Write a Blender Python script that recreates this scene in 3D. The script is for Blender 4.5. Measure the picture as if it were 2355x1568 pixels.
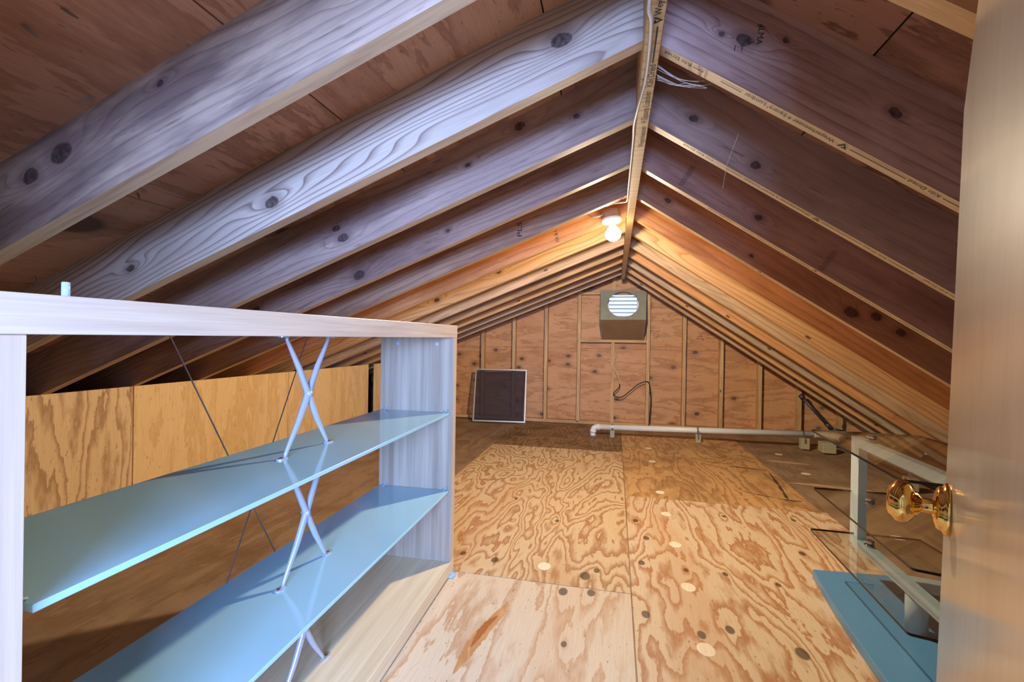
import bpy, bmesh, math, random
from mathutils import Vector, Matrix
random.seed(7)
for o in list(bpy.data.objects): bpy.data.objects.remove(o, do_unlink=True)
SC = bpy.context.scene
COL = SC.collection

# ---------------------------------------------------------------- camera
F_PX, YAW, PIT, ROL, CAM_H = 1070.17, .2181, .0024, .0165, 1.009
_r = Vector((math.cos(YAW), math.sin(YAW), 0))
_f = Vector((-math.sin(YAW)*math.cos(PIT), math.cos(YAW)*math.cos(PIT), -math.sin(PIT)))
_u = _r.cross(_f)
_r2 = _r*math.cos(ROL) + _u*math.sin(ROL)
_u2 = _r2.cross(_f)
cam = bpy.data.cameras.new('camera'); camo = bpy.data.objects.new('camera', cam); COL.objects.link(camo)
camo.matrix_world = Matrix(((_r2.x, _u2.x, -_f.x, 0), (_r2.y, _u2.y, -_f.y, 0), (_r2.z, _u2.z, -_f.z, CAM_H), (0, 0, 0, 1)))
cam.sensor_width = 36; cam.lens = F_PX*36/2355; cam.clip_start = .02
SC.camera = camo

# ---------------------------------------------------------------- world, lights, exposure
w = bpy.data.worlds.new('sky'); SC.world = w; w.use_nodes = True
bg = w.node_tree.nodes['Background']; bg.inputs[0].default_value = (.62, .82, 1, 1); bg.inputs[1].default_value = 1.25
SC.view_settings.view_transform = 'Standard'; SC.view_settings.look = 'None'
SC.view_settings.exposure = 0.25; SC.view_settings.gamma = 1; SC.view_settings.use_curve_mapping = False
# daylight falling through the landing window behind the camera
ld = bpy.data.lights.new('window_daylight', 'AREA'); ld.shape = 'RECTANGLE'; ld.size = 1.2; ld.size_y = .45
ld.energy = 300; ld.color = (.31, .50, 1.0)
lo = bpy.data.objects.new('window_daylight', ld); COL.objects.link(lo)
lo.location = (.30, -1.56, 1.10); lo.rotation_euler = (math.radians(90), 0, 0)
BULB_POS = Vector((-.022, 2.70, 1.626))
BULB_W = 60

# ---------------------------------------------------------------- measures
XR = .054; RW = .038; ZRB = 1.6965          # ridge left face, width, underside
ZL, TL = 1.745, .395                         # left rafters' underside at the ridge, slope
ZR, TR = 1.731, .663
AL, AR = math.atan(TL), math.atan(TR)
Y1, SP, RD = 1.177, .4064, .184
WY = 5.81
def roof_l(x): return ZL - TL*(XR - x) + RD/math.cos(AL)
def roof_r(x): return ZR - TR*(x - XR - RW) + RD/math.cos(AR)

# ---------------------------------------------------------------- helpers
def srgb(h, k=1):
    v = [int(h[i:i+2], 16)/255 for i in (0, 2, 4)]
    return tuple((c/12.92 if c <= .04045 else ((c+.055)/1.055)**2.4)*k for c in v) + (1,)
class NT:
    def __init__(s, name):
        s.m = bpy.data.materials.new(name); s.m.use_nodes = True
        s.t = s.m.node_tree; s.b = s.t.nodes['Principled BSDF']; s.out = s.t.nodes['Material Output']
    def n(s, typ, props=None, **inp):
        nd = s.t.nodes.new('ShaderNode'+typ)
        for k, v in (props or {}).items(): setattr(nd, k, v)
        for k, v in inp.items():
            key = int(k[1:]) if k[0] == 'i' and k[1:].isdigit() else k
            s.set(nd.inputs[key], v)
        return nd
    def set(s, sock, v):
        if isinstance(v, bpy.types.Node): v = v.outputs[0]
        if isinstance(v, bpy.types.NodeSocket): s.t.links.new(v, sock)
        else: sock.default_value = v
    def math(s, op, a, b=0.0, c=None, clamp=False):
        nd = s.n('Math', {'operation': op, 'use_clamp': clamp}, i0=a, i1=b)
        if c is not None: s.set(nd.inputs[2], c)
        return nd.outputs[0]
    def vmath(s, op, a, b=(0, 0, 0)):
        nd = s.n('VectorMath', {'operation': op}, i0=a, i1=b)
        return nd.outputs['Value'] if op in ('DISTANCE', 'LENGTH') else nd.outputs[0]
    def noise(s, vec, scale=1, detail=2, rough=.5, dist=0):
        nd = s.n('TexNoise'); s.set(nd.inputs['Vector'], vec)
        for k, v in (('Scale', scale), ('Detail', detail), ('Roughness', rough), ('Distortion', dist)): nd.inputs[k].default_value = v
        return nd.outputs[0]
    def ramp(s, fac, stops, interp='LINEAR'):
        nd = s.n('ValToRGB'); s.set(nd.inputs[0], fac); cr = nd.color_ramp; cr.interpolation = interp
        while len(cr.elements) < len(stops): cr.elements.new(.5)
        for e, (p, c) in zip(cr.elements, stops):
            e.position = p; e.color = c if len(c) == 4 else (*c, 1)
        return nd.outputs[0]
    def mapr(s, v, a, b, c=0.0, d=1.0, smooth=False):
        nd = s.n('MapRange'); nd.interpolation_type = 'SMOOTHSTEP' if smooth else 'LINEAR'; nd.clamp = True
        s.set(nd.inputs[0], v)
        for i, x in zip((1, 2, 3, 4), (a, b, c, d)): s.set(nd.inputs[i], x)
        return nd.outputs[0]
    def mix(s, fac, a, b, blend='MIX'):
        nd = s.n('Mix', {'data_type': 'RGBA', 'blend_type': blend})
        s.set(nd.inputs[0], fac); s.set(nd.inputs[6], a); s.set(nd.inputs[7], b)
        return nd.outputs[2]
    def bump(s, h, strength=.2, dist=.002):
        nd = s.n('Bump'); nd.inputs['Strength'].default_value = strength; nd.inputs['Distance'].default_value = dist
        s.set(nd.inputs['Height'], h); s.set(s.b.inputs['Normal'], nd.outputs[0])
    def fin(s, color=None, rough=.6, metal=0, spec=None):
        if color is not None: s.set(s.b.inputs['Base Color'], color)
        s.set(s.b.inputs['Roughness'], rough); s.b.inputs['Metallic'].default_value = metal
        if spec is not None: s.b.inputs['Specular IOR Level'].default_value = spec
        return s.m

def swz(n, co, order):
    """reorder the axes so that x runs with the grain and y across it"""
    if order == 'xyz': return co
    sp = n.n('SeparateXYZ'); n.set(sp.inputs[0], co)
    cb = n.n('CombineXYZ')
    for i, a in enumerate(order): n.set(cb.inputs[i], sp.outputs['xyz'.index(a)])
    return cb.outputs[0]

def plywood(name, light, dark, order='yxz', bands=9, scale=1.0, stretch=.28, detail=2.5, knots=(), tone=None, seed=0.0,
            rough=.55, contrast=1.0, speck=.5, rand_knots=0.0, dirt=None, kcol='4a3526', hue_noise=.35):
    """rotary-cut veneer: contour bands of a stretched noise field, warped round knots. knots: (grain, across, radius)"""
    n = NT(name)
    co = n.n('TexCoord').outputs['Object']
    oi = n.n('ObjectInfo').outputs['Random']
    p = swz(n, co, order)
    off = n.n('CombineXYZ', None, i0=seed*3.7, i1=seed*1.9, i2=n.math('MULTIPLY', oi, 37.0))
    q = n.vmath('MULTIPLY', p, (stretch, 1, 0)); q = n.vmath('ADD', q, off)
    fld = n.math('MULTIPLY', n.noise(q, 2.1*scale, detail, .55, .35), bands)
    wig = n.noise(n.vmath('MULTIPLY', n.vmath('ADD', p, off), (.8, 3.0, 0)), 9*scale, 3, .6)
    fld = n.math('ADD', fld, n.math('MULTIPLY', wig, 1.5))
    spot = None
    for (kx, ky, kr) in knots:
        d = n.vmath('DISTANCE', n.vmath('MULTIPLY', p, (.62, 1, 0)), (kx*.62, ky, 0))
        d2 = n.vmath('DISTANCE', n.vmath('MULTIPLY', p, (.30, 1, 0)), (kx*.30, ky, 0))
        bell = n.mapr(d2, kr*4.5, 0, 0, 1, True)
        fld = n.math('ADD', fld, n.math('MULTIPLY', n.math('MULTIPLY', bell, bell), 1.1))
        s1 = n.mapr(d, kr*1.05, kr*.75, 0, 1, True)
        spot = s1 if spot is None else n.math('MAXIMUM', spot, s1)
    fr = n.math('FRACT', fld)
    k = contrast
    lt, dk = srgb(light), srgb(dark)
    md = tuple(a*(1-.55*k)+b*.55*k for a, b in zip(lt, dk))
    dk = tuple(a*(1-k)+b*k for a, b in zip(lt, dk))
    c = n.ramp(fr, [(0, lt), (.42, lt), (.66, md), (.90, dk), (.96, md), (1, lt)])
    # broad tone patches
    if tone:
        t = n.mapr(n.noise(n.vmath('MULTIPLY', q, (1, 1.2, 0)), 2.6, 2, .5), .48, .66, 0, hue_noise, True)
        c = n.mix(t, c, srgb(tone))
    fine = n.noise(n.vmath('MULTIPLY', p, (3, 90, 1)), 3, 2, .6)
    c = n.mix(.30, c, n.ramp(fine, [(.25, (.52, .5, .48)), (.6, (1, 1, 1))]), 'MULTIPLY')
    sk = n.noise(n.vmath('MULTIPLY', p, (16, 46, 1)), 2.2, 1, .5)
    c = n.mix(n.mapr(sk, .70, .76, 0, speck), c, srgb('3a2a20'))
    if rand_knots:
        v = n.n('TexVoronoi', {'voronoi_dimensions': '2D'}); v.inputs['Scale'].default_value = rand_knots
        n.set(v.inputs['Vector'], n.vmath('ADD', n.vmath('MULTIPLY', p, (.7, 1, 0)), n.vmath('MULTIPLY', n.vmath('ADD', off, n.n('CombineXYZ', None, i0=n.math('MULTIPLY', oi, 19.0))), (1, 1, 0))))
        keep = n.math('GREATER_THAN', n.n('SeparateColor', None, i0=v.outputs['Color']).outputs[0], .55)
        ring = n.mapr(v.outputs['Distance'], .11, .07, 0, 1, True)
        halo = n.mapr(v.outputs['Distance'], .30, .08, 0, .35, True)
        c = n.mix(n.math('MULTIPLY', keep, halo), c, srgb('5b3a22'))
        c = n.mix(n.math('MULTIPLY', keep, n.math('MULTIPLY', ring, .85)), c, srgb(kcol))
    if spot is not None: c = n.mix(n.math('MULTIPLY', spot, .82), c, srgb(kcol))
    if dirt:
        dn = n.noise(p, 3.0, 4, .6)
        c = n.mix(n.mapr(dn, .42, .68, 0, dirt[1], True), c, srgb(dirt[0]))
    h = n.math('ADD', fr, fine)
    n.bump(h, .12, .0015)
    return n.fin(c, rough, 0, .35)

def lumber(name, light, dark, knots=(), lines=26, seed=0.0, amp=.9, rough=.6, rand_knots=True, stain=None, stain_amt=.6, line_amt=.75, vary=.5, edge=None):
    """sawn softwood: x along the length, z across the wide face. knots: (x, z, radius)"""
    n = NT(name)
    co = n.n('TexCoord').outputs['Object']
    oi = n.n('ObjectInfo').outputs['Random']
    off = n.n('CombineXYZ', None, i0=n.math('MULTIPLY', oi, 23.0), i1=seed*5.3, i2=n.math('MULTIPLY', oi, 11.0))
    sp = n.n('SeparateXYZ'); n.set(sp.inputs[0], co)
    across = n.math('ADD', sp.outputs[2], n.math('MULTIPLY', sp.outputs[1], .8))
    q = n.vmath('ADD', n.vmath('MULTIPLY', co, (.55, 3, 3.2)), off)
    wave = n.noise(q, 1.3, 2, .5, .3)
    fld = n.math('ADD', n.math('MULTIPLY', across, lines), n.math('MULTIPLY', wave, lines*amp*.34))
    spot = None; halo = None
    cd_ = n.vmath('ADD', co, n.vmath('MULTIPLY', n.vmath('SUBTRACT', n.n('TexNoise', None, Vector=co, Scale=38.0).outputs['Color'], (.5, .5, .5)), (.016, 0, .012)))
    for (kx, kz, kr) in knots:
        d = n.vmath('DISTANCE', n.vmath('MULTIPLY', cd_, (.7, 0, 1)), (kx*.7, 0, kz))
        d2 = n.vmath('DISTANCE', n.vmath('MULTIPLY', co, (.28, 0, 1)), (kx*.28, 0, kz))
        bell = n.mapr(d2, kr*3.5, 0, 0, 1, True)
        fld = n.math('ADD', fld, n.math('MULTIPLY', n.math('MULTIPLY', bell, bell), 2.0))
        s1 = n.mapr(d, kr*1.1, kr*.8, 0, 1, True); h1 = n.mapr(d, kr*2.6, kr, 0, .5, True)
        spot = s1 if spot is None else n.math('MAXIMUM', spot, s1)
        halo = h1 if halo is None else n.math('MAXIMUM', halo, h1)
    fr = n.math('FRACT', fld)
    lt, dk = srgb(light), srgb(dark)
    md = tuple((a+b)/2 for a, b in zip(lt, dk))
    grain = n.ramp(fr, [(0, lt), (.5, lt), (.8, md), (.93, dk), (1, lt)])
    c = n.mix(line_amt, lt, grain)
    c = n.mix(n.mapr(n.noise(q, 2.4, 3, .55), .4, .7, 0, vary, True), c, md)
    if stain:
        sn = n.noise(n.vmath('ADD', n.vmath('MULTIPLY', co, (1.1, 1, 5)), off), 1.6, 4, .62)
        c = n.mix(n.mapr(sn, .46, .66, 0, stain_amt, True), c, srgb(stain))
        pn = n.noise(n.vmath('ADD', n.vmath('MULTIPLY', co, (2.2, 1, 9)), off), 1.1, 4, .6)
        c = n.mix(n.mapr(pn, .50, .70, 0, .55, True), c, tuple(min(1, x*1.25) for x in lt[:3])+(1,))
        st = n.noise(n.vmath('ADD', n.vmath('MULTIPLY', co, (5, 20, 60)), off), 1.5, 3, .7)
        c = n.mix(n.mapr(st, .62, .74, 0, .55), c, srgb('1d1618'))
    fine = n.noise(n.vmath('MULTIPLY', co, (4, 120, 120)), 2, 2, .6)
    c = n.mix(.35, c, n.ramp(fine, [(.25, (.5, .48, .48)), (.6, (1, 1, 1))]), 'MULTIPLY')
    if rand_knots:
        v = n.n('TexVoronoi', {'voronoi_dimensions': '2D'}); v.inputs['Scale'].default_value = 2.6
        n.set(v.inputs['Vector'], n.n('CombineXYZ', None, i0=n.math('MULTIPLY_ADD', sp.outputs[0], .8, n.math('MULTIPLY', oi, 23.0)), i1=n.math('MULTIPLY_ADD', sp.outputs[2], 2.0, n.math('MULTIPLY', oi, 7.0))))
        keep = n.math('GREATER_THAN', n.n('SeparateColor', None, i0=v.outputs['Color']).outputs[0], .5)
        c = n.mix(n.math('MULTIPLY', keep, n.mapr(v.outputs['Distance'], .05, .03, 0, .8, True)), c, srgb('3a2416'))
    if spot is not None:
        c = n.mix(halo, c, dk); c = n.mix(n.math('MULTIPLY', spot, n.mapr(n.noise(co, 90, 2, .6), .3, .7, .95, .6)), c, srgb('2a1e1e'))
    if edge:   # the planed narrow edge is cleaner, paler wood than the weathered wide face
        geo = n.n('NewGeometry')
        vt = n.n('VectorTransform', {'vector_type': 'NORMAL', 'convert_from': 'WORLD', 'convert_to': 'OBJECT'}); n.set(vt.inputs[0], geo.outputs['Normal'])
        nz = n.n('SeparateXYZ'); n.set(nz.inputs[0], vt.outputs[0])
        ez = n.math('LESS_THAN', nz.outputs[2], -.7)
        ec = n.mix(n.mapr(n.noise(n.vmath('ADD', n.vmath('MULTIPLY', co, (2, 30, 1)), off), 2, 3, .6), .45, .75, 0, .55), srgb(edge), dk)
        c = n.mix(ez, c, ec)
    n.bump(n.math('ADD', fr, fine), .15, .001)
    return n.fin(c, rough, 0, .35)

def plain(name, hexc, rough=.5, metal=0, spec=None, var=0.06, scale=12):
    n = NT(name)
    co = n.n('TexCoord').outputs['Object']
    a = srgb(hexc); b = tuple(x*(1-var*2.5) for x in a[:3]) + (1,)
    c = n.mix(n.noise(co, scale, 3, .6), a, b)
    return n.fin(c, rough, metal, spec)

# --- mesh helpers
def mesh(name, verts, faces, mats, smooth=False, fmat=None):
    me = bpy.data.meshes.new(name); me.from_pydata([tuple(v) for v in verts], [], faces)
    for m in (mats if isinstance(mats, (list, tuple)) else [mats]): me.materials.append(m)
    bm = bmesh.new(); bm.from_mesh(me); bmesh.ops.recalc_face_normals(bm, faces=bm.faces); bm.to_mesh(me); bm.free()
    if smooth:
        for p in me.polygons: p.use_smooth = True
    if fmat:
        for p in me.polygons: p.material_index = fmat(p)
    return me
def obj(name, me, parent=None, loc=(0, 0, 0), rot=(0, 0, 0), mw=None):
    o = bpy.data.objects.new(name, me); COL.objects.link(o)
    if parent: o.parent = parent
    if mw is not None: o.matrix_local = mw
    else: o.location = loc; o.rotation_euler = rot
    return o
def tag(o, label, cat, group=None):
    o['label'] = label; o['category'] = cat
    if group: o['group'] = group
    return o
def structure(o, label=None):
    o['kind'] = 'structure'
    if label: o['label'] = label
    return o
def empty(name, loc=(0, 0, 0), rot=(0, 0, 0)):
    o = bpy.data.objects.new(name, None); COL.objects.link(o); o.location = loc; o.rotation_euler = rot; o.empty_display_size = .1
    return o
class MB:
    def __init__(s): s.v = []; s.f = []
    def add(s, v, f):
        k = len(s.v); s.v += [Vector(x) for x in v]; s.f += [tuple(i+k for i in q) for q in f]; return s
    def box(s, a, b):
        x0, y0, z0 = a; x1, y1, z1 = b
        return s.add([(x0, y0, z0), (x1, y0, z0), (x1, y1, z0), (x0, y1, z0), (x0, y0, z1), (x1, y0, z1), (x1, y1, z1), (x0, y1, z1)],
                     [(0, 1, 2, 3), (4, 7, 6, 5), (0, 4, 5, 1), (1, 5, 6, 2), (2, 6, 7, 3), (3, 7, 4, 0)])
    def bbox(s, a, b, r=.002):
        """box with chamfered edges"""
        bm = bmesh.new(); bmesh.ops.create_cube(bm, size=1)
        c = [(a[i]+b[i])/2 for i in range(3)]; d = [abs(b[i]-a[i]) for i in range(3)]
        for v in bm.verts: v.co = Vector((v.co.x*d[0]+c[0], v.co.y*d[1]+c[1], v.co.z*d[2]+c[2]))
        bmesh.ops.bevel(bm, geom=list(bm.edges), offset=r, segments=1, affect='EDGES')
        bm.verts.ensure_lookup_table(); bm.verts.index_update()
        s.add([v.co for v in bm.verts], [tuple(v.index for v in f.verts) for f in bm.faces]); bm.free(); return s
    def prism(s, poly, axis, a, b):
        """polygon in the two other axes (in order xyz minus axis) swept from a to b"""
        def pt(p, t):
            return {'x': (t, p[0], p[1]), 'y': (p[0], t, p[1]), 'z': (p[0], p[1], t)}[axis]
        n = len(poly)
        return s.add([pt(p, a) for p in poly]+[pt(p, b) for p in poly],
                     [tuple(range(n)), tuple(range(2*n-1, n-1, -1))]+[(i, (i+1) % n, n+(i+1) % n, n+i) for i in range(n)])
    def tube(s, pts, rad, seg=10, cap=True):
        pts = [Vector(p) for p in pts]; n = len(pts)
        rads = rad if isinstance(rad, (list, tuple)) else [rad]*n
        k = len(s.v); up = None
        for i, p in enumerate(pts):
            t = (pts[min(i+1, n-1)]-pts[max(i-1, 0)]).normalized()
            if up is None:
                up = Vector((0, 0, 1)) if abs(t.z) < .9 else Vector((1, 0, 0))
            a = t.cross(up)
            if a.length < 1e-4: a = t.cross(Vector((0, 1, 0)))
            a.normalize(); b = a.cross(t).normalized(); up = b
            for j in range(seg):
                th = 2*math.pi*j/seg; s.v.append(p+(a*math.cos(th)+b*math.sin(th))*rads[i])
        for i in range(n-1):
            for j in range(seg):
                s.f.append((k+i*seg+j, k+i*seg+(j+1) % seg, k+(i+1)*seg+(j+1) % seg, k+(i+1)*seg+j))
        if cap: s.f.append(tuple(k+j for j in range(seg))); s.f.append(tuple(k+(n-1)*seg+j for j in reversed(range(seg))))
        return s
    def lathe(s, prof, seg=24, M=None):
        """prof: (radius, height) along local z"""
        M = M or Matrix(); k = len(s.v)
        for r, h in prof:
            for j in range(seg):
                th = 2*math.pi*j/seg; s.v.append(M @ Vector((r*math.cos(th), r*math.sin(th), h)))
        for i in range(len(prof)-1):
            for j in range(seg): s.f.append((k+i*seg+j, k+i*seg+(j+1) % seg, k+(i+1)*seg+(j+1) % seg, k+(i+1)*seg+j))
        s.f.append(tuple(k+j for j in range(seg))); s.f.append(tuple(k+(len(prof)-1)*seg+j for j in reversed(range(seg))))
        return s
    def build(s, name, mat, parent=None, smooth=False, **kw):
        fm = kw.pop('fmat', None)
        return obj(name, mesh(name, s.v, s.f, mat, smooth, fm), parent, **kw)
def axis_m(origin, z, xhint=(0, 0, 1)):
    z = Vector(z).normalized(); x = Vector(xhint)
    if abs(x.normalized().dot(z)) > .95: x = Vector((1, 0, 0))
    x = (x - z*x.dot(z)).normalized(); y = z.cross(x); o = Vector(origin)
    return Matrix(((x.x, y.x, z.x, o.x), (x.y, y.y, z.y, o.y), (x.z, y.z, z.z, o.z), (0, 0, 0, 1)))
def spline(pts, n=6):
    pts = [Vector(p) for p in pts]; out = []
    for i in range(len(pts)-1):
        p0, p1, p2, p3 = pts[max(i-1, 0)], pts[i], pts[i+1], pts[min(i+2, len(pts)-1)]
        for j in range(n):
            t = j/n
            out.append(.5*((2*p1)+(p2-p0)*t+(2*p0-5*p1+4*p2-p3)*t*t+(3*p1-p0-3*p2+p3)*t**3))
    return out+[pts[-1]]
def clip(poly, a, b, c):
    """keep a*x+b*y<=c"""
    out = []
    for i in range(len(poly)):
        p, q = poly[i-1], poly[i]; dp, dq = a*p[0]+b*p[1]-c, a*q[0]+b*q[1]-c
        if (dp <= 0) != (dq <= 0):
            t = dp/(dp-dq); out.append((p[0]+(q[0]-p[0])*t, p[1]+(q[1]-p[1])*t))
        if dq <= 0: out.append(q)
    return out
def under_roof(poly, gap=.002):
    cl = ZL-TL*XR+RD/math.cos(AL)-gap; cr = ZR+TR*(XR+RW)+RD/math.cos(AR)-gap
    return clip(clip(poly, -TL, 1, cl), TR, 1, cr)
def text_mesh(s, size):
    cu = bpy.data.curves.new('ink', 'FONT'); cu.body = s; cu.size = size; cu.align_x = 'CENTER'; cu.align_y = 'CENTER'; cu.resolution_u = 2
    o = bpy.data.objects.new('ink', cu); COL.objects.link(o)
    dg = bpy.context.evaluated_depsgraph_get(); me = bpy.data.meshes.new_from_object(o.evaluated_get(dg))
    bpy.data.objects.remove(o); bpy.data.curves.remove(cu); return me
def ink_text(s, origin, xd, yd, length, parent, mat, name='ink_lettering', height=None):
    """flat lettering of the given length centred on origin, reading along xd"""
    me = text_mesh(s, 1); xs = [v.co.x for v in me.vertices]; ys = [v.co.y for v in me.vertices]
    k = length/(max(xs)-min(xs)); cx = (max(xs)+min(xs))/2; cy = (max(ys)+min(ys))/2
    ky = k if height is None else height/(max(ys)-min(ys))
    for v in me.vertices: v.co = ((v.co.x-cx)*k, (v.co.y-cy)*ky, 0)
    me.materials.clear(); me.materials.append(mat)
    xd, yd = Vector(xd).normalized(), Vector(yd).normalized(); zd = xd.cross(yd); o = Vector(origin)
    return obj(name, me, parent, mw=Matrix(((xd.x, yd.x, zd.x, o.x), (xd.y, yd.y, zd.y, o.y), (xd.z, yd.z, zd.z, o.z), (0, 0, 0, 1))))
def ink_poly(polys, origin, xd, yd, parent, mat, name='ink_mark'):
    v = []; f = []
    for pl in polys:
        k = len(v); v += [(p[0], p[1], 0) for p in pl]; f.append(tuple(range(k, k+len(pl))))
    me = bpy.data.meshes.new(name); me.from_pydata(v, [], f); me.materials.append(mat)
    xd, yd = Vector(xd).normalized(), Vector(yd).normalized(); zd = xd.cross(yd); o = Vector(origin)
    return obj(name, me, parent, mw=Matrix(((xd.x, yd.x, zd.x, o.x), (xd.y, yd.y, zd.y, o.y), (xd.z, yd.z, zd.z, o.z), (0, 0, 0, 1))))

# ---------------------------------------------------------------- materials
M = {}
M['old_floor'] = plywood('old_floor_ply', 'a08468', '7a6046', bands=6, stretch=.2, seed=3, contrast=.6, dirt=('6e4c32', .5), rough=.6)
M['under'] = plain('dark_timber', '5d4030', .8)
M['stud'] = lumber('stud_pine', 'cdaa7c', '9e7448', lines=40, amp=.6, seed=2, stain='7b5a3c', stain_amt=.35, vary=.4)
M['wall_ply'] = plywood('wall_ply', 'c9976c', '9c6a44', order='xzy', bands=9, stretch=.25, seed=5, contrast=.7, rand_knots=4.6, tone='b0754c', speck=.9, dirt=('c09a72', .25))
M['knee_ply'] = plywood('knee_ply', 'e6c088', 'bf8c50', order='zyx', bands=8, stretch=.14, seed=8, contrast=.4, speck=.4, rand_knots=1.0)
M['knee_ply_b'] = plywood('knee_ply_bold', 'dcb888', '94663e', order='zyx', bands=17, stretch=.16, seed=12, contrast=.75, speck=.5)
M['roof_ply'] = plywood('roof_ply', 'c9997a', '96644a', order='yxz', bands=4, stretch=.22, seed=9, contrast=.65, rand_knots=1.6, tone='9c6240', speck=.35)
M['roof_ply_b'] = plywood('roof_ply_bold', 'b08066', '6f4836', order='xyz', bands=8, stretch=.2, seed=15, contrast=.9, tone='8e5c44', speck=.5)
M['ridge'] = lumber('ridge_pine', 'c9a97a', '9a7348', lines=30, amp=.3, seed=4, rand_knots=False, stain='8a6844', stain_amt=.3)
M['ink'] = plain('stamp_ink', '1c1a22', .8)
M['ink_soft'] = plain('faded_ink', '55453a', .85)
M['beech'] = None
def beech(ca='c4b09c', cb='dccdb8'):
    n = NT('beech_veneer'); co = n.n('TexCoord').outputs['Object']
    a = n.noise(n.vmath('MULTIPLY', co, (60, 2, 60)), 1, 3, .6); b = n.noise(n.vmath('MULTIPLY', co, (400, 6, 400)), 1, 2, .6)
    c = n.ramp(a, [(.3, srgb(ca)), (.7, srgb(cb))])
    c = n.mix(.25, c, n.ramp(b, [(.3, (.6, .58, .55)), (.65, (1, 1, 1))]), 'MULTIPLY')
    return n.fin(c, .38, 0, .4)
def beech_v(ca='9c8c7c', cb='bcae9c'):  # darker default colours: end panels' shade painted into the same veneer
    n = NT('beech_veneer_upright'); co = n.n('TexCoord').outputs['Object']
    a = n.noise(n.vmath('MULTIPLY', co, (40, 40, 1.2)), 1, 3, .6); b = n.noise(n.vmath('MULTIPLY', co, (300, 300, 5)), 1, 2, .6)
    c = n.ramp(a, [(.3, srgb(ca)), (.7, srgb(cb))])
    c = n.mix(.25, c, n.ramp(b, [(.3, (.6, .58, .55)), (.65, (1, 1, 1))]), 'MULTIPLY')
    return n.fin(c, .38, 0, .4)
M['beech'] = beech(); M['beech_lamplit'] = beech('d6c29e', 'e8d8b8'); M['beech_v'] = beech_v(); M['beech_edge'] = beech_v('c4b09c', 'dccdb8')
M['frost'] = plain('frosted_glass', '9fcbdc', .09, 0, .7, .02)
M['frost_edge'] = plain('frosted_glass_edge', 'a8dce6', .15, 0, .7, .02)
M['silver'] = plain('silver_lacquer', 'bcc3d2', .28, .25, .6, .02)
M['wire'] = plain('steel_wire', '9a96a0', .3, .9)
M['chrome'] = plain('chrome', 'd8d8dc', .08, 1)
M['clear'] = plain('clear_plastic', 'a9c4dc', .15, 0, .7)
M['pvc'] = plain('white_pvc', 'dfe3e0', .35, 0, .5, .02)
M['pvc_old'] = plain('yellowed_pvc', 'cfc4a8', .4, 0, .5, .03)
M['galv'] = plain('galvanised_strap', 'a9adb0', .35, .8)
M['block'] = lumber('treated_block', 'b3a98a', '8c8262', lines=60, seed=6, rand_knots=False)
M['abs'] = plain('grey_steel_pipe', '4a4b55', .4, .3)
M['alu'] = plain('aluminium_frame', 'b9bcb8', .4, .5)
M['black_cable'] = plain('black_cable', '15151a', .45)
M['white_cable'] = plain('white_cable', 'cfcabc', .45)
M['yellow_cable'] = plain('cream_cable', 'd8c38a', .5)
M['brass'] = plain('polished_brass', 'e0b766', .07, 1, None, .01)
M['card'] = plain('brown_board', '9c7f62', .8, 0, .2, .15, 8)
M['card_top'] = plain('grey_board', 'a5a796', .7, 0, .2, .15, 8)
M['vent_white'] = plain('vent_white_paint', 'cdd6e6', .4)
M['porcelain'] = plain('white_porcelain', 'efe9dc', .25)
M['box'] = plain('bakelite_box', 'a88a68', .5)
M['navy'] = plain('blue_lacquer', '5c93bc', .3, 0, .5, .03)
M['tvsilver'] = plain('satin_silver_paint', 'c6d6da', .35, .1, .5, .02)
M['plug'] = plywood('plug_veneer', 'f6e6c8', 'e8cfa4', bands=2, contrast=.4, speck=.2, seed=20)
M['plug_dull'] = plywood('plug_veneer_dull', 'a58058', '8a6440', bands=2, contrast=.4, speck=.2, seed=21)
M['web'] = plain('cobweb', 'd8d2c8', .8)
M['paint'] = plain('landing_paint', 'c9c6c0', .7, 0, .3, .02)
M['nail'] = plain('nail_steel', 'b0a79c', .4, .7)
def door_mat():
    n = NT('varnished_door'); co = n.n('TexCoord').outputs['Object']
    a = n.noise(n.vmath('MULTIPLY', co, (14, 3, 1.3)), 1.3, 4, .6, .4); b = n.noise(n.vmath('MULTIPLY', co, (160, 40, 9)), 1, 2, .6)
    c = n.ramp(a, [(.3, srgb('ac9a88')), (.7, srgb('cabcab'))])
    c = n.mix(.3, c, n.ramp(b, [(.3, (.7, .68, .66)), (.65, (1, 1, 1))]), 'MULTIPLY')
    n.bump(a, .25, .004)
    n.b.inputs['Coat Weight'].default_value = 1; n.b.inputs['Coat Roughness'].default_value = .14
    return n.fin(c, .35, 0, .5)
M['door'] = door_mat()
def glass():
    n = NT('clear_glass')
    g = n.n('BsdfGlossy'); g.inputs['Roughness'].default_value = .01; g.inputs['Color'].default_value = (.9, .95, .95, 1)
    t = n.n('BsdfTransparent'); t.inputs['Color'].default_value = (.93, .96, .955, 1)
    lw_ = n.n('LayerWeight'); lw_.inputs[0].default_value = .5
    fr = n.math('ADD', n.math('MULTIPLY', n.math('POWER', lw_.outputs['Facing'], 4.0), .7), .035)
    mx = n.n('MixShader'); n.set(mx.inputs[0], fr); n.set(mx.inputs[1], t.outputs[0]); n.set(mx.inputs[2], g.outputs[0])
    n.t.links.new(mx.outputs[0], n.out.inputs[0]); return n.m
M['glass'] = glass()
M['glass_edge'] = plain('glass_edge_dark_green', '081a1e', .2, 0, .3)
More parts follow.
